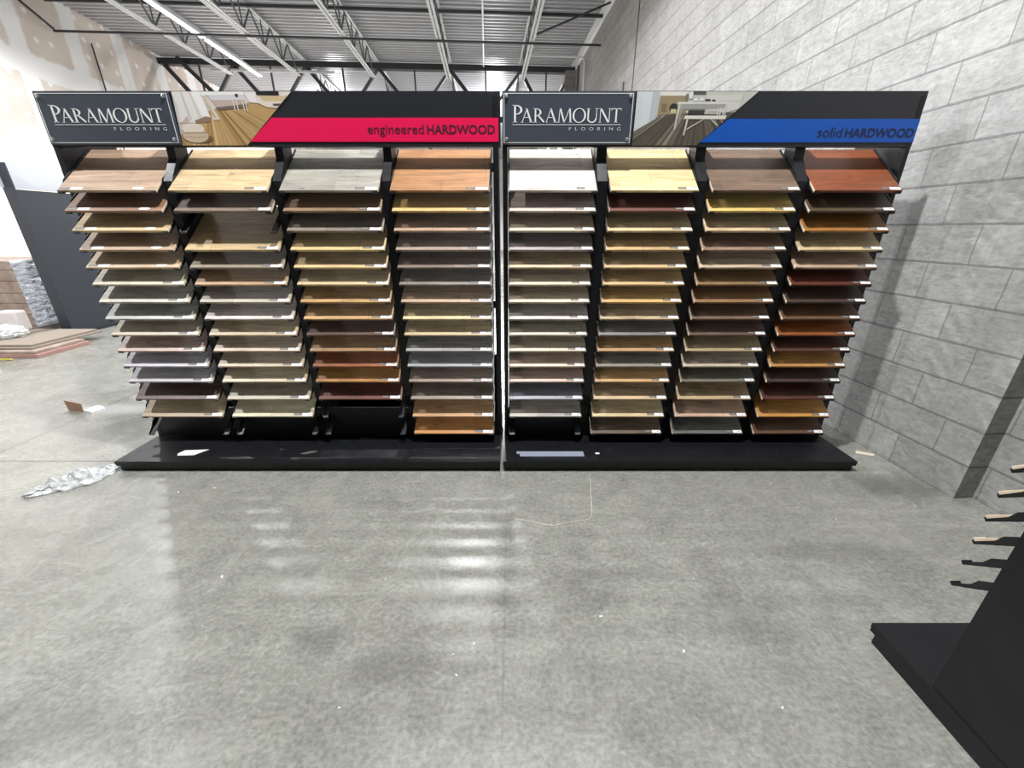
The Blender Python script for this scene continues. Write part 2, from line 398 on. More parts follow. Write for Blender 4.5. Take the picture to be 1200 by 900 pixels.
o = obj('conduit_box', bm, M_steel_g, loc=room(2.6, 8.75, 3.72)); o.rotation_euler.z = PSI
tag(o, 'small grey electrical box on the block wall above the blue header', 'electrical box')
pipe('cable', 'white cable hanging diagonally from the box on the block wall', 'cable', [(2.585, 8.75, 3.72), (2.585, 9.1, 3.62), (2.585, 9.9, 3.45), (2.585, 10.6, 3.2)], 0.012, M_steel_w)
# strip lights
M_emit = mat('lit_tube', (255, 255, 255), 0.5); b = M_emit.node_tree.nodes['Principled BSDF']
b.inputs['Emission Color'].default_value = (0.95, 0.97, 1, 1); b.inputs['Emission Strength'].default_value = 1.5
for k, (x, z, ya, yb) in enumerate(((-5.95, 5.18, 8.6, 11.0), (-5.95, 5.18, 11.05, 13.3))):
    s = thing('strip_light', ['lit white twin-tube strip light, nearer one at top left', 'lit white twin-tube strip light reaching the girder at left'][k], 'light', room(x, ya, z), PSI, 'strip lights under the joists')
    L = yb - ya
    bm = bmesh.new(); box(bm, -0.05, 0.05, 0, L, 0.05, 0.10); obj('housing', bm, M_steel_w, s)
    for sx in (-0.035, 0.035):
        bm = bmesh.new(); tube(bm, [(sx, 0.03, 0.03), (sx, L - 0.03, 0.03)], 0.013, 8); obj('tube', bm, M_emit, s, smooth=True)

# ------------------------------------------------------------------ lettering
def stroke(bm, pts, y0=0.0, y1=-0.0015, mi=0):
    A = [bm.verts.new((x, y1, z)) for x, z in pts]
    B = [bm.verts.new((x, y0, z)) for x, z in pts]
    n = len(pts)
    bm.faces.new(A); bm.faces.new(B[::-1])
    for i in range(n): bm.faces.new((A[i], A[(i + 1) % n], B[(i + 1) % n], B[i]))
def ring(bm, cx, cz, rx, rz, tx, tz, a0=0, a1=360, n=20):
    for i in range(n):
        a, b = R(a0 + (a1 - a0) * i / n), R(a0 + (a1 - a0) * (i + 1) / n)
        stroke(bm, [(cx + rx * math.cos(a), cz + rz * math.sin(a)), (cx + rx * math.cos(b), cz + rz * math.sin(b)),
                    (cx + (rx - tx) * math.cos(b), cz + (rz - tz) * math.sin(b)), (cx + (rx - tx) * math.cos(a), cz + (rz - tz) * math.sin(a))])
TK, TN, SF = 0.105, 0.045, 0.03
def sl(bm, x0, z0, x1, z1, wd):   # slanted stroke of horizontal width wd
    stroke(bm, [(x0 - wd / 2, z0), (x0 + wd / 2, z0), (x1 + wd / 2, z1), (x1 - wd / 2, z1)])
def srf(bm, x, z, wd=0.26, t=SF):
    stroke(bm, [(x - wd / 2, z), (x + wd / 2, z), (x + wd / 2, z + t), (x - wd / 2, z + t)])
def glyph(ch):
    bm = bmesh.new(); wdt = 0.7
    if ch in 'PR':
        sl(bm, 0.17, 0, 0.17, 1, TK); srf(bm, 0.17, 0); srf(bm, 0.12, 1 - SF, 0.2)
        ring(bm, 0.22, 0.725, 0.37, 0.275, 0.12, 0.05, -90, 90, 12)
        wdt = 0.50
        if ch == 'R': sl(bm, 0.80, 0, 0.40, 0.47, 0.14); srf(bm, 0.83, 0, 0.16); wdt = 0.84
    elif ch == 'A':
        sl(bm, 0.10, 0, 0.43, 1, TN); sl(bm, 0.74, 0, 0.40, 1, TK + 0.02); stroke(bm, [(0.22, 0.34), (0.62, 0.34), (0.61, 0.385), (0.23, 0.385)])
        srf(bm, 0.10, 0, 0.2); srf(bm, 0.75, 0, 0.24); wdt = 0.86
    elif ch == 'M':
        sl(bm, 0.12, 0, 0.20, 1, TN); sl(bm, 0.52, 0, 0.22, 1, TK); sl(bm, 0.52, 0.02, 0.86, 1, TN); sl(bm, 0.96, 0, 0.88, 1, TK)
        srf(bm, 0.12, 0, 0.2); srf(bm, 0.97, 0, 0.24); wdt = 1.08
    elif ch == 'O': ring(bm, 0.48, 0.5, 0.47, 0.52, 0.12, 0.045, 0, 360, 32); wdt = 0.96
    elif ch == 'U':
        sl(bm, 0.15, 0.3, 0.15, 1, TK); sl(bm, 0.73, 0.3, 0.73, 1, TN); ring(bm, 0.423, 0.3, 0.335, 0.32, 0.10, 0.08, 180, 360, 14)
        srf(bm, 0.15, 1 - SF); srf(bm, 0.73, 1 - SF, 0.22); wdt = 0.86
    elif ch == 'N':
        sl(bm, 0.14, 0, 0.14, 1, TN); sl(bm, 0.74, 0, 0.16, 1, TK + 0.03); sl(bm, 0.78, 0, 0.78, 1, TN)
        srf(bm, 0.14, 0, 0.2); srf(bm, 0.78, 1 - SF, 0.2); srf(bm, 0.10, 1 - SF, 0.16); wdt = 0.90
    elif ch == 'T':
        sl(bm, 0.36, 0, 0.36, 1, TK); srf(bm, 0.36, 0); srf(bm, 0.36, 0.945, 0.72, 0.055); wdt = 0.74
        stroke(bm, [(0.0, 1), (0.04, 1), (0.05, 0.84), (0.0, 0.86)]); stroke(bm, [(0.68, 1), (0.72, 1), (0.72, 0.86), (0.67, 0.84)])
    return bm, wdt
def serif_text(txt, x0, x1, z0, h_first, h_rest, first_w=1.1):
    tot = 0; ws = []
    for i, ch in enumerate(txt):
        b_, wd = glyph(ch); b_.free(); k = (h_first if i == 0 else h_rest); ws.append(wd * k); tot += wd * k
    sx = (x1 - x0) / tot; out = bmesh.new(); x = x0
    for i, ch in enumerate(txt):
        b_, wd = glyph(ch); k = (h_first if i == 0 else h_rest)
        for v in b_.verts: v.co.x = x + v.co.x * k * sx; v.co.z = z0 + v.co.z * k
        me = bpy.data.meshes.new('tmp'); b_.to_mesh(me); b_.free(); out.from_mesh(me); bpy.data.meshes.remove(me)
        x += ws[i] * sx
    return out
def sans_text(name, txt, m, parent, x0, x1, z0, h, y, bold=0.0, spacing=1.0, depth=0.001, desc=False):
    """text in the x-z plane facing -y, scaled so it spans x0..x1 and its capitals are h high"""
    cu = bpy.data.curves.new(name, 'FONT'); cu.body = txt; cu.size = 1; cu.offset = bold; cu.space_character = spacing
    cu.extrude = 0.01; cu.resolution_u = 3
    tmp = bpy.data.objects.new('tmp_text', cu); C.objects.link(tmp)
    bpy.context.view_layer.update()
    me = bpy.data.meshes.new_from_object(tmp.evaluated_get(bpy.context.evaluated_depsgraph_get()))
    bpy.data.objects.remove(tmp); bpy.data.curves.remove(cu)
    xs = [v.co.x for v in me.vertices]; mn, mx = min(xs), max(xs); CAPH = 0.70
    for v in me.vertices:
        a, b_, c_ = v.co
        v.co = (x0 + (a - mn) / (mx - mn) * (x1 - x0), y - (c_ + 0.01) / 0.02 * depth, z0 + b_ / CAPH * h)
    me.materials.clear(); me.materials.append(m)
    o = bpy.data.objects.new(name, me); C.objects.link(o); o.parent = parent
    return o

# ------------------------------------------------------------------ the display racks
TILT = R(40)
SLOTS = [1.61, 1.51, 1.41, 1.31, 1.215, 1.12, 1.02, 0.92, 0.822, 0.722, 0.622, 0.52, 0.40, 0.276, 0.150]
BL, BT = 0.365, 0.014       # sample length up the slope and thickness
bracket_cache = {}
def bracket_mesh(wd):
    if wd in bracket_cache: return bracket_cache[wd]
    bm = bmesh.new(); M = Matrix.Rotation(TILT, 4, 'X')
    zb = -BT - 0.0012
    for s in (0, 1):
        xa, xb = (0.0, 0.030) if s == 0 else (wd - 0.030, wd)
        box(bm, xa, xb, 0.004, 0.36, zb - 0.003, zb, M=M)                     # ledge under the board
        box(bm, xa, xb, -0.0045, -0.0015, zb - 0.003, zb + 0.009, M=M)        # front lip
        box(bm, xa, xb, -0.0045, 0.004, zb - 0.003, zb, M=M)
        xc, xd = (-0.006, -0.002) if s == 0 else (wd + 0.002, wd + 0.006)
        p = [(0.004, zb - 0.003), (0.36, zb - 0.003), (0.36, 0.006), (0.085, 0.006), (0.06, -0.006), (0.004, -0.010)]
        A = [bm.verts.new(M @ Vector((xc, a, b))) for a, b in p]; B = [bm.verts.new(M @ Vector((xd, a, b))) for a, b in p]
        bm.faces.new(A); bm.faces.new(B[::-1])
        for i in range(len(p)): bm.faces.new((A[i], A[(i + 1) % len(p)], B[(i + 1) % len(p)], B[i]))
        xg, xh = (min(xa, xc), max(xa, xc) + 0.001) if s == 0 else (xb - 0.001, xd)
        box(bm, xg, xh, 0.004, 0.36, zb - 0.003, zb - 0.0005, M=M)
    box(bm, 0.03, wd - 0.03, 0.32, 0.35, zb - 0.006, zb - 0.001, M=M)         # tie bar at the back
    bmesh.ops.recalc_face_normals(bm, faces=bm.faces)
    me = bpy.data.meshes.new('shelf_bracket'); bm.to_mesh(me); bm.free(); me.materials.append(M_metal_b)
    bracket_cache[wd] = me
    return me

def rack(label, loc, rotz, W, xs, wd, slots=SLOTS, deck_front=-0.224, side=0.0, back=False, depth=0.47, hdr=(0, 0), hz=(1.83, 2.08), brackets=True, group=None, blk=None, kick=(0.287, 0.287, 0.287, 0.215)):
    """x along the rack, front towards -y, y=0 is the line of the board fronts"""
    blk = blk or M_black
    r = thing('display_rack', label, 'display rack', loc, rotz, group)
    bm = bmesh.new()
    box(bm, 0, W, deck_front, depth + 0.02, 0.055, 0.075)
    box(bm, 0.0, W, deck_front + 0.003, depth + 0.02, 0.042, 0.0545)
    box(bm, 0.004, W - 0.004, deck_front + 0.02, depth, 0.0, 0.0415)
    obj('base_deck', bm, blk, r)
    bm = bmesh.new(); pts = [(0.031, 0.0752), (W - 0.031, 0.0752)]
    for i in reversed(range(len(kick))):
        a = 0.031 + (W - 0.062) * i / len(kick); b_ = 0.031 + (W - 0.062) * (i + 1) / len(kick)
        pts += [(b_, kick[i]), (a, kick[i])]
    pts = [p_ for k_, p_ in enumerate(pts) if p_ != pts[k_ - 1]]
    prism(bm, pts, 0.11, 0.128, 'y'); obj('kick_panel', bm, blk, r)
    for a in (0.004, W - 0.029):
        bm = bmesh.new(); box(bm, a, a + 0.025, 0.108, depth, 0.0752, hz[1] - 0.02)
        obj('side_panel', bm, blk, r)
    for i in range(len(xs) - 1):
        a, b_ = xs[i] + wd + 0.010, xs[i + 1] - 0.010
        bm = bmesh.new()
        prism(bm, [(0.06, 0.40), (0.107, 0.30), (0.107, 0.0752), (0.24, 0.0752), (0.24, hz[1] - 0.02), (0.142, hz[1] - 0.02), (0.142, 1.78), (0.06, 1.66)], a, b_, 'x')
        obj('upright', bm, blk, r)
    if back:
        bm = bmesh.new(); box(bm, 0.0, W, depth + 0.001, depth + 0.02, 0.0752, 1.88); obj('back_panel', bm, blk, r)
    else:
        bm = bmesh.new(); box(bm, 0.031, W - 0.031, depth - 0.02, depth, 0.0752, 0.56); obj('back_panel', bm, blk, r)
        for z in (0.9, 1.75):
            bm = bmesh.new(); box(bm, 0.03, W - 0.03, depth - 0.02, depth, z, z + 0.05); obj('back_rail', bm, M_metal_b, r)
    bm = bmesh.new(); box(bm, hdr[0], W + hdr[1], 0.110, 0.138, hz[0], hz[1], 0)
    for f in bm.faces:
        if f.calc_center_median().y > 0.137: f.material_index = 1
    obj('header_board', bm, [M_hdr, M_hdrback], r)
    if brackets:
        for x in xs:
            for z in slots:
                o = bpy.data.objects.new('shelf_bracket', bracket_mesh(wd)); C.objects.link(o)
                o.parent = r; o.location = (x, 0, z)
    return r

YF = 2.34
LW, RW = 0.526, 0.467
LX0, RX0 = -2.468, -0.055
left = rack('black display rack with pink header band, holding engineered wood samples, left of the pair', (LX0, YF, 0), 0, 2.395,
            [-2.423 + 0.591 * i - LX0 for i in range(4)], LW, hdr=(0, 0.012))
right = rack('black display rack with blue header band, holding solid wood samples, right of the pair', (RX0, YF, 0), 0, 2.20,
             [-0.0136 + 0.5415 * i - RX0 for i in range(4)], RW, hdr=(0.004, 0.0), kick=(0.287, 0.215, 0.215, 0.215))

# header plaques: outline points on the header front (x in world, z)
HY = 0.110
def plaque(r, ox, x0, x1, z0, z1, tx0, tx1):
    bm = bmesh.new(); box(bm, x0 - ox, x1 - ox, HY - 0.010, HY - 0.0005, z0, z1); bevel(bm, 0.0012)
    p = obj('plaque', bm, M_plq, r)
    bm = bmesh.new(); t_ = 0.0028; yy = (HY - 0.0112, HY - 0.0101); i = 0.008
    a, b_, c_, d = x0 - ox + i, x1 - ox - i, z0 + i, z1 - i
    box(bm, a, b_, *yy, c_, c_ + t_); box(bm, a, b_, *yy, d - t_, d); box(bm, a, a + t_, *yy, c_ + t_, d - t_); box(bm, b_ - t_, b_, *yy, c_ + t_, d - t_)
    obj('border_line', bm, M_white, p)
    bm = serif_text('PARAMOUNT', tx0 - ox, tx1 - ox, 1.9385, 0.078, 0.063)
    for v in bm.verts: v.co.y += HY - 0.0101
    o = obj('lettering', bm, M_white, p)
    bm = bmesh.new(); box(bm, tx0 - ox + 0.003, tx1 - ox, HY - 0.0113, HY - 0.0101, 1.9275, 1.9300); obj('rule', bm, M_white, p)
    sans_text('lettering', 'FLOORING', M_plqt, p, tx0 + (tx1 - tx0) * 0.525 - ox, tx1 - ox, 1.9035, 0.0145, HY - 0.0101, bold=0.0, spacing=2.2)
    for sx in (x0 - ox + 0.022, x1 - ox - 0.024):
        for sz in (z0 + 0.024, z1 - 0.022):
            bm = bmesh.new(); tube(bm, [(sx, HY - 0.0102, sz), (sx, HY - 0.0165, sz), (sx, HY - 0.018, sz)], [0.0085, 0.0085, 0.005], 14); obj('standoff_screw', bm, M_silver, p, smooth=False)
    return p
plaque(left, LX0, -2.462, -1.768, 1.838, 2.076, -2.405, -1.82)
plaque(right, RX0, -0.051, 0.634, 1.838, 2.076, 0.0, 0.572)

def band(r, ox, m, x0t, x0b, x1, z0, z1):
    bm = bmesh.new(); prism(bm, [(x0b - ox, z0), (x1 - ox, z0), (x1 - ox, z1), (x0t - ox, z1)], HY - 0.0005, HY - 0.003, 'y')
    return obj('colour_band', bm, m, r)
pb = band(left, LX0, M_pink, -1.262, -1.398, -0.072, 1.853, 1.962)
sans_text('lettering', 'engineered', M_txt_p, pb, -0.765 - LX0, -0.467 - LX0, 1.890, 0.044, HY - 0.0031, bold=0.0)
sans_text('lettering', 'HARDWOOD', M_txt_p, pb, -0.450 - LX0, -0.090 - LX0, 1.890, 0.040, HY - 0.0031, bold=0.020)
bb = band(right, RX0, M_blue, 1.14, 1.005, 2.144, 1.850, 1.957)
sans_text('lettering', 'solid', M_txt_b, bb, 1.622 - RX0, 1.752 - RX0, 1.874, 0.046, HY - 0.0031, bold=0.0)
sans_text('lettering', 'HARDWOOD', M_txt_b, bb, 1.768 - RX0, 2.132 - RX0, 1.874, 0.040, HY - 0.0031, bold=0.020)

# printed interior photographs on the headers: flat prints made of coloured patches
def clip_poly(poly, clip):
    def inside(p, a, b_): return (b_[0] - a[0]) * (p[1] - a[1]) - (b_[1] - a[1]) * (p[0] - a[0]) >= -1e-9
    def inter(p, q, a, b_):
        x1, y1, x2, y2 = *p, *q; x3, y3, x4, y4 = *a, *b_
        d = (x1 - x2) * (y3 - y4) - (y1 - y2) * (x3 - x4)
        if abs(d) < 1e-12: return q
        k = ((x1 - x3) * (y3 - y4) - (y1 - y3) * (x3 - x4)) / d
        return (x1 + k * (x2 - x1), y1 + k * (y2 - y1))
    out = poly
    for i in range(len(clip)):
        a, b_ = clip[i], clip[(i + 1) % len(clip)]; inp = out; out = []
        for j in range(len(inp)):
            p, q = inp[j - 1], inp[j]
            if inside(q, a, b_):
                if not inside(p, a, b_): out.append(inter(p, q, a, b_))
                out.append(q)
            elif inside(p, a, b_): out.append(inter(p, q, a, b_))
        if not out: return []
    return out
def print_photo(r, ox, outline, patches, px0, px1, py0, py1, x0, x1, z0, z1, leanl):
    """patches in pixels of the print: x px0..px1, y downwards py0..py1 -> x0..x1, z1..z0"""
    def W_(p):
        v = (p[1] - py0) / (py1 - py0); u = (p[0] - px0) / (px1 - px0)
        return (x0 + u * (x1 - x0) - ox, z1 + v * (z0 - z1))
    mats = []; bm = bmesh.new(); clipw = [(a - ox, b_) for a, b_ in outline]
    prism(bm, clipw, HY - 0.0005, HY - 0.0018, 'y', 0)
    mats.append(mat('print_ground', patches[0][0], 0.4)); cols = {patches[0][0]: 0}
    lay = HY - 0.0019
    for rgb, pts in patches[1:]:
        w_ = clip_poly([W_(p) for p in pts], clipw)
        area = sum(w_[i - 1][0] * w_[i][1] - w_[i][0] * w_[i - 1][1] for i in range(len(w_))) if len(w_) > 2 else 0
        if abs(area) < 1e-7: continue
        if rgb not in cols: cols[rgb] = len(mats); mats.append(mat('print_ink', rgb, 0.4))
        bm.faces.new([bm.verts.new((a, lay, b_)) for a, b_ in w_]).material_index = cols[rgb]
        lay -= 0.00003
    me = bpy.data.meshes.new('printed_photo'); bm.to_mesh(me); bm.free()
    for m in mats: me.materials.append(m)
    o = bpy.data.objects.new('printed_photo', me); C.objects.link(o); o.parent = r
    return o
rnd = random.Random(4)
# left print: sunlit room with curtain, pouf and plank floor (pixels of a 1200x640 enlargement; print spans x 40..1165, y 58..572)
P1 = [((226, 218, 208), [])]
P1 += [((188, 154, 104), [(150, 640), (40, 500), (330, 300), (470, 210), (780, 160), (1165, 220), (1165, 640)])]
for k in range(26):   # planks fanning from a point beyond the room
    a = 160 + k * 46 + rnd.uniform(-6, 6); vx, vy = 420, 60
    c_ = rnd.choice([(214, 186, 134), (170, 132, 84), (200, 170, 116), (222, 198, 146), (150, 114, 72), (192, 160, 112)])
    P1 += [(c_, [(a, 600), (a + rnd.uniform(16, 34), 600), (vx + (a + 26 - vx) * 0.32 + 4, vy + 560 * 0.32), (vx + (a - vx) * 0.32, vy + 560 * 0.32)])]
P1 += [((232, 228, 224), [(40, 58), (360, 58), (400, 300), (250, 350), (60, 350)]), ((206, 200, 198), [(180, 60), (196, 60), (230, 330), (205, 330)]),
       ((214, 208, 205), [(255, 60), (270, 60), (320, 300), (296, 300)]), ((244, 242, 240), [(275, 60), (350, 60), (395, 290), (330, 285)]),
       ((150, 120, 108), [(250, 330), (360, 288), (400, 300), (380, 345), (260, 352)]),
       ((205, 176, 170), [(130, 345), (190, 285), (205, 345)]),
       ((222, 208, 194), [(350, 90), (395, 90), (470, 280), (490, 320), (420, 325), (425, 260)]),
       ((188, 168, 152), [(372, 100), (380, 100), (450, 300), (440, 310)]),
       ((240, 240, 240), [(365, 62), (740, 62), (740, 88), (365, 96)]), ((216, 214, 216), [(420, 96), (740, 88), (740, 135), (440, 140)]),
       ((196, 176, 168), [(440, 140), (745, 135), (745, 175), (480, 205)]), ((120, 104, 96), [(470, 205), (760, 180), (760, 205), (480, 232)]),
       ((236, 232, 230), [(745, 70), (850, 62), (850, 165), (780, 160)]), ((226, 218, 204), [(840, 100), (1165, 100), (1090, 215), (930, 205), (850, 165)]),
       ((212, 186, 148), [(870, 100), (1130, 100), (1110, 150), (905, 150)]), ((36, 34, 34), [(848, 60), (1055, 60), (1055, 96), (860, 92)]),
       ((92, 80, 74), [(985, 172), (1060, 170), (1045, 195), (985, 192)]), ((60, 62, 58), [(660, 85), (690, 80), (690, 112), (665, 112)])]
for a in (630, 660, 715, 740): P1 += [((228, 222, 216), [(a, 140), (a + 8, 140), (a + 12, 240), (a + 4, 240)])]
el = lambda cx, cy, rx, ry, n=20: [(cx + rx * math.cos(2 * PI * i / n), cy + ry * math.sin(2 * PI * i / n)) for i in range(n)]
P1 += [((120, 92, 70), el(250, 500, 130, 46)), ((206, 188, 164), el(225, 470, 120, 72)), ((228, 218, 204), el(215, 405, 105, 52)), ((176, 148, 118), [(130, 440), (340, 440), (335, 452), (132, 455)])]
for k in range(9): P1 += [((170, 140, 108), el(140 + k * 22, 492 - abs(k - 4) * 2, 6, 8, 8))]
print_photo(left, LX0, [(-1.764, 1.836), (-1.420, 1.836), (-1.137, 2.077), (-1.752, 2.077)], P1, 95, 1165, 58, 572, -1.758, -1.137, 1.834, 2.078, 0)
# right print: grey room with table and bench over dark planks (enlargement x 65..1150, y 50..540)
P2 = [((196, 196, 190), [])]
P2 += [((92, 86, 76), [(40, 540), (40, 400), (250, 280), (500, 240), (1000, 230), (1000, 560)])]
for k in range(24):
    a = -260 + k * 62 + rnd.uniform(-8, 8); vx, vy = 620, 40
    c_ = rnd.choice([(122, 116, 102), (74, 70, 62), (142, 134, 118), (104, 98, 86), (84, 78, 68)])
    P2 += [(c_, [(a, 600), (a + rnd.uniform(18, 44), 600), (vx + (a + 32 - vx) * 0.36 + 3, vy + 560 * 0.36), (vx + (a - vx) * 0.36, vy + 560 * 0.36)])]
P2 += [((206, 214, 216), [(60, 50), (265, 50), (250, 290), (60, 405)]), ((182, 190, 194), [(200, 50), (262, 50), (250, 290), (190, 322)]),
       ((224, 222, 214), [(265, 50), (520, 50), (520, 92), (270, 92)]), ((150, 136, 106), [(272, 88), (520, 88), (520, 240), (262, 262)]),
       ((124, 110, 84), [(290, 158), (340, 156), (340, 230), (292, 232)]), ((52, 48, 42), el(402, 196, 38, 42)), ((196, 196, 150), [(380, 205), (428, 205), (428, 238), (380, 240)]),
       ((206, 206, 200), [(700, 85), (1020, 75), (1000, 200), (900, 232), (700, 235)]), ((180, 178, 172), [(700, 140), (1000, 130), (1000, 136), (700, 146)]),
       ((86, 84, 78), [(565, 50), (680, 50), (680, 76), (565, 76)]), ((64, 62, 58), [(540, 215), (690, 215), (690, 250), (540, 250)]),
       ((158, 158, 152), [(460, 156), (890, 156), (890, 205), (460, 205)]), ((214, 212, 204), [(435, 142), (900, 142), (900, 160), (435, 160)]),
       ((196, 194, 188), [(442, 158), (466, 158), (442, 385), (428, 385)]), ((150, 148, 142), [(462, 205), (484, 205), (474, 335), (462, 335)]),
       ((196, 194, 188), [(872, 158), (892, 158), (884, 260), (872, 260)]), ((60, 60, 56), [(680, 118), (730, 118), (730, 136), (680, 136)]), ((60, 60, 56), [(742, 122), (775, 122), (775, 136), (742, 136)]),
       ((236, 236, 232), el(594, 124, 16, 11, 10)), ((236, 236, 232), el(650, 122, 14, 12, 10)), ((112, 120, 100), el(512, 104, 16, 34, 10)), ((214, 224, 222), el(548, 84, 18, 34, 12)),
       ((222, 218, 208), [(520, 262), (900, 262), (885, 295), (506, 292)]), ((200, 198, 190), [(535, 295), (552, 295), (534, 440), (520, 440)]),
       ((186, 184, 176), [(680, 298), (696, 298), (548, 392), (546, 378)]), ((186, 184, 176), [(755, 298), (770, 298), (830, 345), (815, 350)]),
       ((206, 204, 196), [(690, 208), (840, 215), (840, 224), (690, 218)]), ((206, 204, 196), [(690, 238), (840, 240), (840, 250), (690, 248)])]
for a in (806, 832, 858): P2 += [((212, 210, 204), [(a, 190), (a + 10, 190), (a + 6, 262), (a - 4, 262)])]
print_photo(right, RX0, [(0.645, 1.836), (0.988, 1.836), (1.268, 2.077), (0.645, 2.077)], P2, 65, 1150, 50, 540, 0.648, 1.268, 1.832, 2.078, 0)

# ------------------------------------------------------------------ the sample boards
cache = {}
def sample_meshes(wd, side):
    """board, dark label, white label (and an oval sticker) for a board wd wide"""
    if (wd, side) in cache: return cache[(wd, side)]
    bm = bmesh.new(); _, fs = box(bm, 0, wd, 0, BL, -BT, 0)
    bevel(bm, 0.0012)
    for f in bm.faces:
        f.normal_update()
        if abs(f.normal.x) > 0.6: f.material_index = 1
        if f.normal.z < -0.6: f.material_index = 2
    bmesh.ops.recalc_face_normals(bm, faces=bm.faces)
    me = bpy.data.meshes.new('wood_sample'); bm.to_mesh(me); bm.free(); me.materials.append(M_wood); me.materials.append(M_edge); me.materials.append(M_backing)
    def flat(name, x0, x1, y0, y1, m, ink=False, oval=False):
        bm = bmesh.new()
        if oval:
            pts = [((x0 + x1) / 2 + (x1 - x0) / 2 * math.cos(2 * PI * i / 18), (y0 + y1) / 2 + (y1 - y0) / 2 * math.sin(2 * PI * i / 18)) for i in range(18)]
            prism(bm, pts, 0.0002, 0.0008, 'z')
        else: box(bm, x0, x1, y0, y1, 0.0002, 0.0008)
        if ink:   # the small printed mark
            pts = [(x0 + (x1 - x0) * 0.68 + 0.005 * math.cos(2 * PI * i / 10), (y0 + y1) / 2 + 0.0022 * math.sin(2 * PI * i / 10)) for i in range(10)]
            prism(bm, pts, 0.0008, 0.001, 'z', 1)
        if m is M_lbl_d:  # printed lines
            for q in (0.3, 0.5, 0.7): box(bm, x0 + 0.006, x1 - 0.006, y0 + (y1 - y0) * q - 0.0008, y0 + (y1 - y0) * q + 0.0008, 0.0008, 0.001, 1)
        bmesh.ops.recalc_face_normals(bm, faces=bm.faces)
        q = bpy.data.meshes.new(name); bm.to_mesh(q); bm.free(); q.materials.append(m)
        q.materials.append(M_lbl_k if m is M_lbl_w else M_lbl_dk)
        return q
    if side == 'right':
        s = wd / 0.526
        parts = [('dark_label', flat('dark_label', wd - 0.122 * s, wd - 0.072 * s, 0.010, 0.026, M_lbl_d)), ('white_label', flat('white_label', wd - 0.070 * s, wd - 0.006, 0.005, 0.026, M_lbl_w, True))]
    else:
        parts = [('dark_label', flat('dark_label', 0.012, 0.062, 0.008, 0.024, M_lbl_d)), ('white_label', flat('white_label', 0.066, 0.130, 0.006, 0.026, M_lbl_w, True)),
                 ('oval_sticker', flat('oval_sticker', wd - 0.13, wd - 0.068, 0.008, 0.028, M_lbl_w, oval=True))]
    cache[(wd, side)] = (me, parts)
    return cache[(wd, side)]
M_lbl_dk = mat('pale_label_ink', (160, 156, 150), 0.6)
NUM = ['topmost', 'second', 'third', 'fourth', 'fifth', 'sixth', 'seventh', 'eighth', 'ninth', 'tenth', 'eleventh', 'twelfth', 'thirteenth', 'fourteenth', 'fifteenth']
def sample(x, y, z, wd, rgb, label, group, side='right', rotz=0, k=0.78):
    g_ = sum(rgb) / 3; rgb = tuple(c_ + (g_ - c_) * 0.14 for c_ in rgb)
    me, parts = sample_meshes(wd, side)
    o = bpy.data.objects.new('wood_sample', me); C.objects.link(o)
    o.location = (x, y, z); o.rotation_euler = (TILT, 0, rotz)
    o.color = lin(rgb, k); tag(o, label, 'flooring sample', group)
    for nm, pm in parts:
        q = bpy.data.objects.new(nm, pm); C.objects.link(q); q.parent = o
    return o
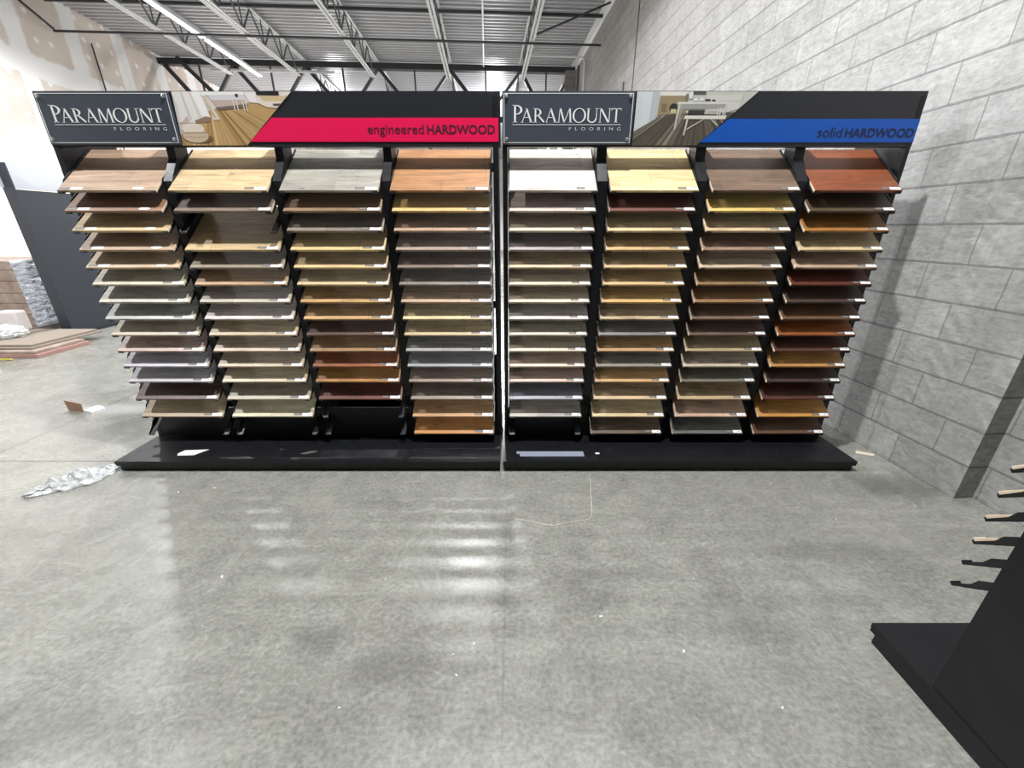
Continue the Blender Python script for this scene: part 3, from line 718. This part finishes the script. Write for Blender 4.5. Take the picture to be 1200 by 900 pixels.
COLS = [
 [((190,156,126),'tan oak'),((168,122,92),'reddish tan'),((226,190,132),'honey'),((208,170,132),'light tan'),((220,184,140),'light honey'),((210,200,168),'cream'),((206,200,180),'pale cream'),((188,188,176),'pale grey'),((196,182,156),'greige'),((214,180,166),'pinkish white'),((190,186,194),'lilac grey'),((194,190,194),'silver grey'),((112,86,78),'dark brown'),((204,180,144),'light sand')],
 [((222,190,142),'wheat'),((142,120,102),'grey brown'),None,((218,184,130),'two-tone honey'),((160,142,116),'olive grey'),((208,166,120),'golden tan'),((202,190,170),'pale taupe'),((226,212,202),'near white'),((228,200,158),'pale honey'),((226,198,168),'pale peach'),((228,204,170),'light cream'),((228,206,168),'soft cream'),((206,196,170),'pale greige'),((224,214,174),'pale straw')],
 [((172,168,156),'weathered grey'),((164,130,98),'warm brown'),((148,134,120),'ash brown'),((230,198,134),'light honey'),((234,200,140),'bright honey'),((226,200,154),'pale beige'),((214,168,106),'golden oak'),((216,170,112),'amber'),((110,80,68),'dark umber'),((192,146,98),'medium oak'),((178,100,58),'russet'),((208,144,70),'golden orange two-tone'),((128,76,62),'mahogany red')],
 [((190,134,86),'butterscotch'),((228,184,112),'yellow gold'),((196,158,128),'rosy tan'),((182,158,140),'taupe two-tone'),((140,118,102),'dusty brown'),((152,142,130),'smoky grey'),((208,174,142),'blush beige'),((232,208,156),'pale gold'),((236,208,156),'pale honey plank'),((166,164,158),'stone grey'),((172,174,174),'cool grey'),((178,152,138),'mottled grey brown'),((176,160,142),'grey taupe'),((218,166,112),'light copper'),((232,156,82),'bright orange')],
 [((236,220,206),'whitewashed'),((212,190,176),'pinkish cream'),((230,206,172),'knotty cream'),((176,162,158),'mauve grey'),((224,194,152),'pale honey'),((226,204,170),'vanilla'),((228,204,170),'light cream'),((222,212,200),'off white'),((196,184,160),'pale greige'),((220,200,168),'light sand'),((228,196,172),'pale peach'),((222,188,166),'blush'),((170,172,184),'bluish grey'),((196,186,172),'ash grey'),((204,166,138),'rosy tan')][:14],
 [((244,212,152),'knotty maple'),((122,72,58),'dark cherry'),((230,200,148),'pale gold'),((224,182,122),'golden'),((226,190,136),'light honey'),((228,188,128),'warm honey'),((232,184,108),'bright gold'),((228,196,150),'pale beige'),((140,138,132),'slate grey'),((214,164,108),'caramel'),((160,152,136),'grey and sand two-tone'),((226,176,112),'apricot'),((230,196,150),'soft honey'),((238,210,156),'light straw'),((124,104,82),'dark olive brown')],
 [((132,106,86),'walnut brown'),((238,200,108),'yellow honey'),((228,196,150),'pale honey'),((170,136,112),'rosy brown'),((222,196,160),'cream'),((158,122,80),'olive tan'),((160,118,76),'medium tan'),((124,96,76),'cocoa brown'),((112,88,74),'espresso brown'),((186,164,122),'speckled khaki'),((214,196,168),'ivory'),((128,120,104),'grey olive'),((220,188,140),'light gold'),((226,184,152),'salmon pink'),((116,116,110),'charcoal grey'),((140,96,68),'chestnut')][:15],
 [((154,80,44),'rustic red brown'),((96,78,58),'dark olive'),((186,122,52),'orange gold'),((224,196,144),'pale cream'),((200,168,136),'light taupe'),((108,50,34),'deep red'),((82,64,52),'near black brown'),((122,84,54),'walnut'),((164,88,34),'burnt orange'),((92,54,40),'dark chocolate'),((212,150,76),'golden amber'),((84,62,52),'espresso'),((98,52,38),'cherry brown'),((224,158,72),'bright amber'),((108,74,54),'coffee brown')],
]
ORD = ['first', 'second', 'third', 'fourth']
for ci, col in enumerate(COLS):
    solid = ci >= 4
    wd = RW if solid else LW
    x = (-0.0136 + 0.5415 * (ci - 4)) if solid else (-2.423 + 0.591 * ci)
    cnt = 0
    for ri, e in enumerate(col):
        if e is None: continue
        rgb, nm = e
        label = '%s sample board, %s, %s column under the %s header' % (nm, NUM[cnt] + ' from top' if cnt else 'topmost', ORD[ci % 4], 'blue' if solid else 'pink')
        sample(x, YF, SLOTS[ri], wd, rgb, label, 'sample boards on the %s rack' % ('solid hardwood' if solid else 'engineered hardwood'), 'left' if (ci == 0 and ri < 5) else 'right')
        cnt += 1

# ------------------------------------------------------------------ third rack at lower right, seen from its end
S3 = [0.41, 0.494, 0.572, 0.654, 0.736, 0.818, 0.90, 0.985, 1.07]
third = rack('black display rack at lower right corner seen from its end panel', (2.505, 0.925, 0), PI, 1.185, [0.045, 0.62], LW, slots=S3, deck_front=-0.11, depth=0.55)
for k, z in enumerate(S3[2:7]):
    # the column next to the visible end panel; fronts face the big racks
    sample(2.505 - 0.62, 0.925, z, LW, (206, 196, 170) if k % 2 == 0 else (198, 190, 168), 'pale beige wood sample board on the corner rack, %s from the bottom' % ['lowest' , 'second', 'third', 'fourth', 'fifth'][k] if k else 'pale beige wood sample board on the corner rack, the lowest one',
           'sample boards on the corner rack', rotz=PI)

# far rack at left, seen from behind
far_r = rack('distant dark display rack seen from its back, with pale header back, at far left', (-6.49, 7.80, 0), R(-90), 2.28, [], LW, slots=[], back=True, brackets=False, hdr=(0, 0.45), hz=(1.90, 2.20), depth=0.24, deck_front=-0.1, blk=M_black_lit)

# ------------------------------------------------------------------ stock at the left
M_carton = mat('cardboard', (150, 130, 116), 0.85)
t = NT(M_carton); nn = t.noise(t.obj(), 6, 5, 0.6)
t.link(t.ramp(nn, [(0.3, lin((140, 122, 112))), (0.7, lin((178, 162, 150)))]), t.b.inputs['Base Color'])
M_carton2 = mat('pink_carton_edge', (176, 138, 128), 0.8)
M_board = mat('grey_sheet', (146, 134, 122), 0.7)
M_film = mat('stretch_film', (232, 236, 246), 0.22, spec=0.9)
b = M_film.node_tree.nodes['Principled BSDF']; b.inputs['Alpha'].default_value = 0.8
t = NT(M_film); t.bump(t.noise(t.mapping(t.obj(), (3, 3, 9)), 5, 5, 0.6, 1.0), 0.9, 0.03)
M_film2 = mat('crumpled_film', (236, 240, 240), 0.2, spec=0.9)
b = M_film2.node_tree.nodes['Principled BSDF']; b.inputs['Alpha'].default_value = 0.7

p = thing('carton_pallet', 'stretch-wrapped stack of brown cartons beside the distant dark rack', 'carton stack', (-8.24, 5.62, 0), 0)
bm = bmesh.new()
for a in (0.0, 0.65, 1.3): box(bm, a, a + 0.1, 0, 1.0, 0, 0.09)
box(bm, 0, 1.4, 0, 1.0, 0.09, 0.11); obj('pallet', bm, M_board, p)
z = 0.111; rr = random.Random(2)
for k in range(6):
    hgt = (0.17, 0.15, 0.15, 0.16, 0.15, 0.12)[k]
    for s in (0, 1):
        a = 0.01 + s * 0.70; bm = bmesh.new(); dx = rr.uniform(-0.006, 0.006)
        box(bm, a + dx, a + 0.69 + dx, 0.02 + dx, 0.98, z, z + hgt - 0.004); bevel(bm, 0.006); obj('carton', bm, M_carton, p)
    z += hgt
bm = bmesh.new(); n = 24
for (x0, y0, x1, y1) in ((1.425, -0.01, 1.425, 1.0),):
    vsx = []
    for i in range(n + 1):
        row = []
        for j in range(n + 1):
            u, v = i / n, j / n
            off = 0.018 * math.sin(v * 60 + 5 * math.sin(u * 4)) * rr.random()
            row.append(bm.verts.new((x0 + (x1 - x0) * u + (off if x0 == x1 else 0), y0 + (y1 - y0) * u - (off if x0 != x1 else 0), 0.1 + 0.92 * v)))
        vsx.append(row)
    for i in range(n):
        for j in range(n): bm.faces.new((vsx[i][j], vsx[i + 1][j], vsx[i + 1][j + 1], vsx[i][j + 1]))
o = obj('stretch_wrap', bm, M_film, p, smooth=True)
sm = o.modifiers.new('thick', 'SOLIDIFY'); sm.thickness = 0.001

p = thing('sheet_stack', 'low stack of flat cartons with pink edges on the floor at far left', 'carton stack', (-7.3, 4.46, 0), 0)
bm = bmesh.new(); box(bm, 0, 1.73, 0.0, 0.62, 0, 0.045); bevel(bm, 0.004); obj('carton', bm, M_carton2, p)
bm = bmesh.new(); box(bm, 0.02, 1.70, 0.01, 0.60, 0.046, 0.08); bevel(bm, 0.004); obj('carton', bm, M_carton, p)
bm = bmesh.new(); box(bm, -0.1, 1.60, 0.08, 0.95, 0.081, 0.105); bevel(bm, 0.003); obj('sheet', bm, M_board, p)
bm = bmesh.new(); box(bm, -0.05, 1.56, 0.12, 0.93, 0.106, 0.13); bevel(bm, 0.003); obj('sheet', bm, M_board, p)

def crumple(name, m, loc, rx, ry, rz, seed, label, cat, n=3, amp=0.35, group=None):
    bm = bmesh.new(); bmesh.ops.create_icosphere(bm, subdivisions=n, radius=1)
    q = random.Random(seed)
    for v in bm.verts:
        k = 1 + q.uniform(-amp, amp); v.co *= k
        v.co = Vector((v.co.x * rx, v.co.y * ry, max(0.0, v.co.z * rz + rz * 0.55)))
    o = obj(name, bm, m, loc=loc); return tag(o, label, cat, group)
crumple('plastic_bag', M_film2, (-6.55, 4.95, 0.131), 0.30, 0.2, 0.10, 3, 'crumpled clear plastic bag lying on the low carton stack', 'plastic bag', 4, 0.12)
bm = bmesh.new(); box(bm, -0.13, 0.13, -0.08, 0.08, 0, 0.27); bevel(bm, 0.03, 3)
tag(obj('foam_block', bm, mat('white_foam', (222, 214, 212), 0.8), loc=(-6.72, 5.30, 0.131)), 'white rounded foam block beside the plastic bag', 'foam block')
bm = bmesh.new(); tube(bm, [(0, 0, 0.01), (0.08, -0.03, 0.02), (0.16, 0.0, 0.012), (0.22, -0.02, 0.01)], 0.009, 6)
tag(obj('yellow_strap', bm, mat('yellow_plastic', (214, 206, 60), 0.5), loc=(-5.98, 4.38, 0), smooth=True), 'yellow plastic strap end in front of the low carton stack', 'strap')

# plastic film on the floor beside the left rack
from mathutils import noise as mn
bm = bmesh.new(); n = 44; rows = []
for i in range(n + 1):
    u = i / n; row = []
    hw = 0.02 + 0.085 * math.sin(PI * min(1, u * 1.02) ** 1.3) + 0.02 * mn.noise((u * 9, 0, 3))
    for j in range(17):
        v = j / 16 * 2 - 1
        x = -0.07 + 0.27 * u + v * hw * 0.9 + 0.02 * mn.noise((u * 12, v * 4, 1))
        y_ = 0.02 + 0.31 * u - v * hw * 0.6 + 0.02 * mn.noise((u * 12, v * 4, 7))
        fall = max(0.0, 1 - v * v) * (0.25 + math.sin(u * PI) * 0.9)
        z = 0.003 + fall * (0.022 + 0.05 * abs(mn.noise((u * 11, v * 3.2, 0))) + 0.03 * abs(mn.noise((u * 30, v * 9, 5))))
        row.append(bm.verts.new((x, y_, z)))
    rows.append(row)
for a, b_ in zip(rows, rows[1:]):
    for j in range(16): bm.faces.new((a[j], a[j + 1], b_[j + 1], b_[j]))
o = obj('plastic_film', bm, M_film2, loc=(-2.70, 1.84, 0)); tag(o, 'crumpled clear plastic film on the floor at the corner of the left rack', 'plastic film')
sm = o.modifiers.new('thick', 'SOLIDIFY'); sm.thickness = 0.0008

# folded cardboard scrap
bm = bmesh.new()
prism(bm, [(0, 0.001), (0.16, 0.001), (0.17, 0.075), (-0.01, 0.09)], 0, 0.003, 'y')
prism(bm, [(0.16, 0.001), (0.25, 0.001), (0.235, 0.012), (0.17, 0.02)], 0.0, 0.10, 'y', 1)
o = obj('cardboard_scrap', bm, [mat('brown_card', (168, 132, 108), 0.85), M_white], loc=(-3.72, 3.02, 0), rot=(0, 0, R(-12)))
tag(o, 'small folded brown cardboard scrap on the floor left of the racks', 'cardboard scrap')

# string on the floor in front of the racks
S = [(0.478, 2.085), (0.472, 2.0), (0.455, 1.9), (0.44, 1.80), (0.425, 1.71), (0.40, 1.675), (0.33, 1.66), (0.26, 1.645), (0.21, 1.628), (0.16, 1.64), (0.10, 1.66), (0.05, 1.675), (0.02, 1.68)]
bm = bmesh.new(); tube(bm, [(a - S[0][0], b_ - S[0][1], 0.002) for a, b_ in S], 0.0017, 6)
tag(obj('string', bm, mat('white_string', (226, 222, 206), 0.7), loc=(S[0][0], S[0][1], 0), smooth=True), 'thin white string lying on the floor before the right rack', 'string')
# scraps on the decks
def scrap(name, pts, z, m, label, cat, th=0.0008):
    cx = sum(p_[0] for p_ in pts) / len(pts); cy = sum(p_[1] for p_ in pts) / len(pts)
    bm = bmesh.new(); prism(bm, [(a - cx, b_ - cy) for a, b_ in pts], 0.0003, th, 'z')
    o = obj(name, bm, m, loc=(cx, cy, z)); return tag(o, label, cat)
M_gl = mat('clear_label_sheet', (150, 156, 172), 0.25, spec=0.7)
scrap('paper_scrap', [(-2.13, 2.185), (-2.03, 2.19), (-1.98, 2.26), (-2.13, 2.25), (-2.145, 2.21)], 0.075, M_white, 'white triangular paper scrap on the base deck of the left rack', 'paper scrap')
scrap('paper_scrap', [(-1.36, 2.21), (-1.31, 2.24), (-1.26, 2.245), (-1.27, 2.225), (-1.33, 2.20)], 0.075, M_lbl_d, 'faint grey curled scrap on the deck under the second column', 'paper scrap')
scrap('label_strip', [(0.05, 2.175), (0.46, 2.175), (0.46, 2.235), (0.03, 2.235), (0.03, 2.205), (0.05, 2.205)], 0.075, M_gl, 'pale clear label strip lying on the deck of the right rack', 'label strip', 0.0015)
scrap('paper_scrap', [(0.535, 2.20), (0.56, 2.20), (0.56, 2.216), (0.535, 2.216)], 0.075, M_white, 'tiny white paper scrap on the deck beside the clear label strip', 'paper scrap', 0.004)
scrap('paper_scrap', [(2.33, 2.335), (2.42, 2.30), (2.45, 2.32), (2.36, 2.37)], 0.0, mat('cream_paper', (222, 212, 190), 0.8), 'cream scrap on the floor at the foot of the block wall', 'paper scrap', 0.003)
M_chip = mat('white_chip', (236, 236, 230), 0.7)
for k, (a, b_) in enumerate([(-1.93, 1.91), (-1.95, 1.60), (-1.27, 1.31), (-0.55, 1.30), (-1.19, 1.08), (0.35, 1.12), (0.62, 0.98), (0.79, 1.30), (-0.21, 0.97), (-0.19, 0.90), (-0.14, 1.01), (0.86, 0.80), (1.55, 2.0), (-0.55, 0.80), (1.05, 1.75), (-1.75, 1.95), (1.7, 1.68)]):
    bm = bmesh.new(); q = random.Random(k); s = q.uniform(0.003, 0.008)
    pts = [(s * math.cos(t_ * 1.256) * q.uniform(0.6, 1.6), s * 0.6 * math.sin(t_ * 1.256)) for t_ in range(5)]
    prism(bm, pts, 0.0, 0.002, 'z')
    tag(obj('paint_chip', bm, M_chip, loc=(a, b_, 0.0), rot=(0, 0, q.uniform(0, 3))), 'tiny white chip of debris on the concrete floor', 'debris', 'white chips scattered on the floor')
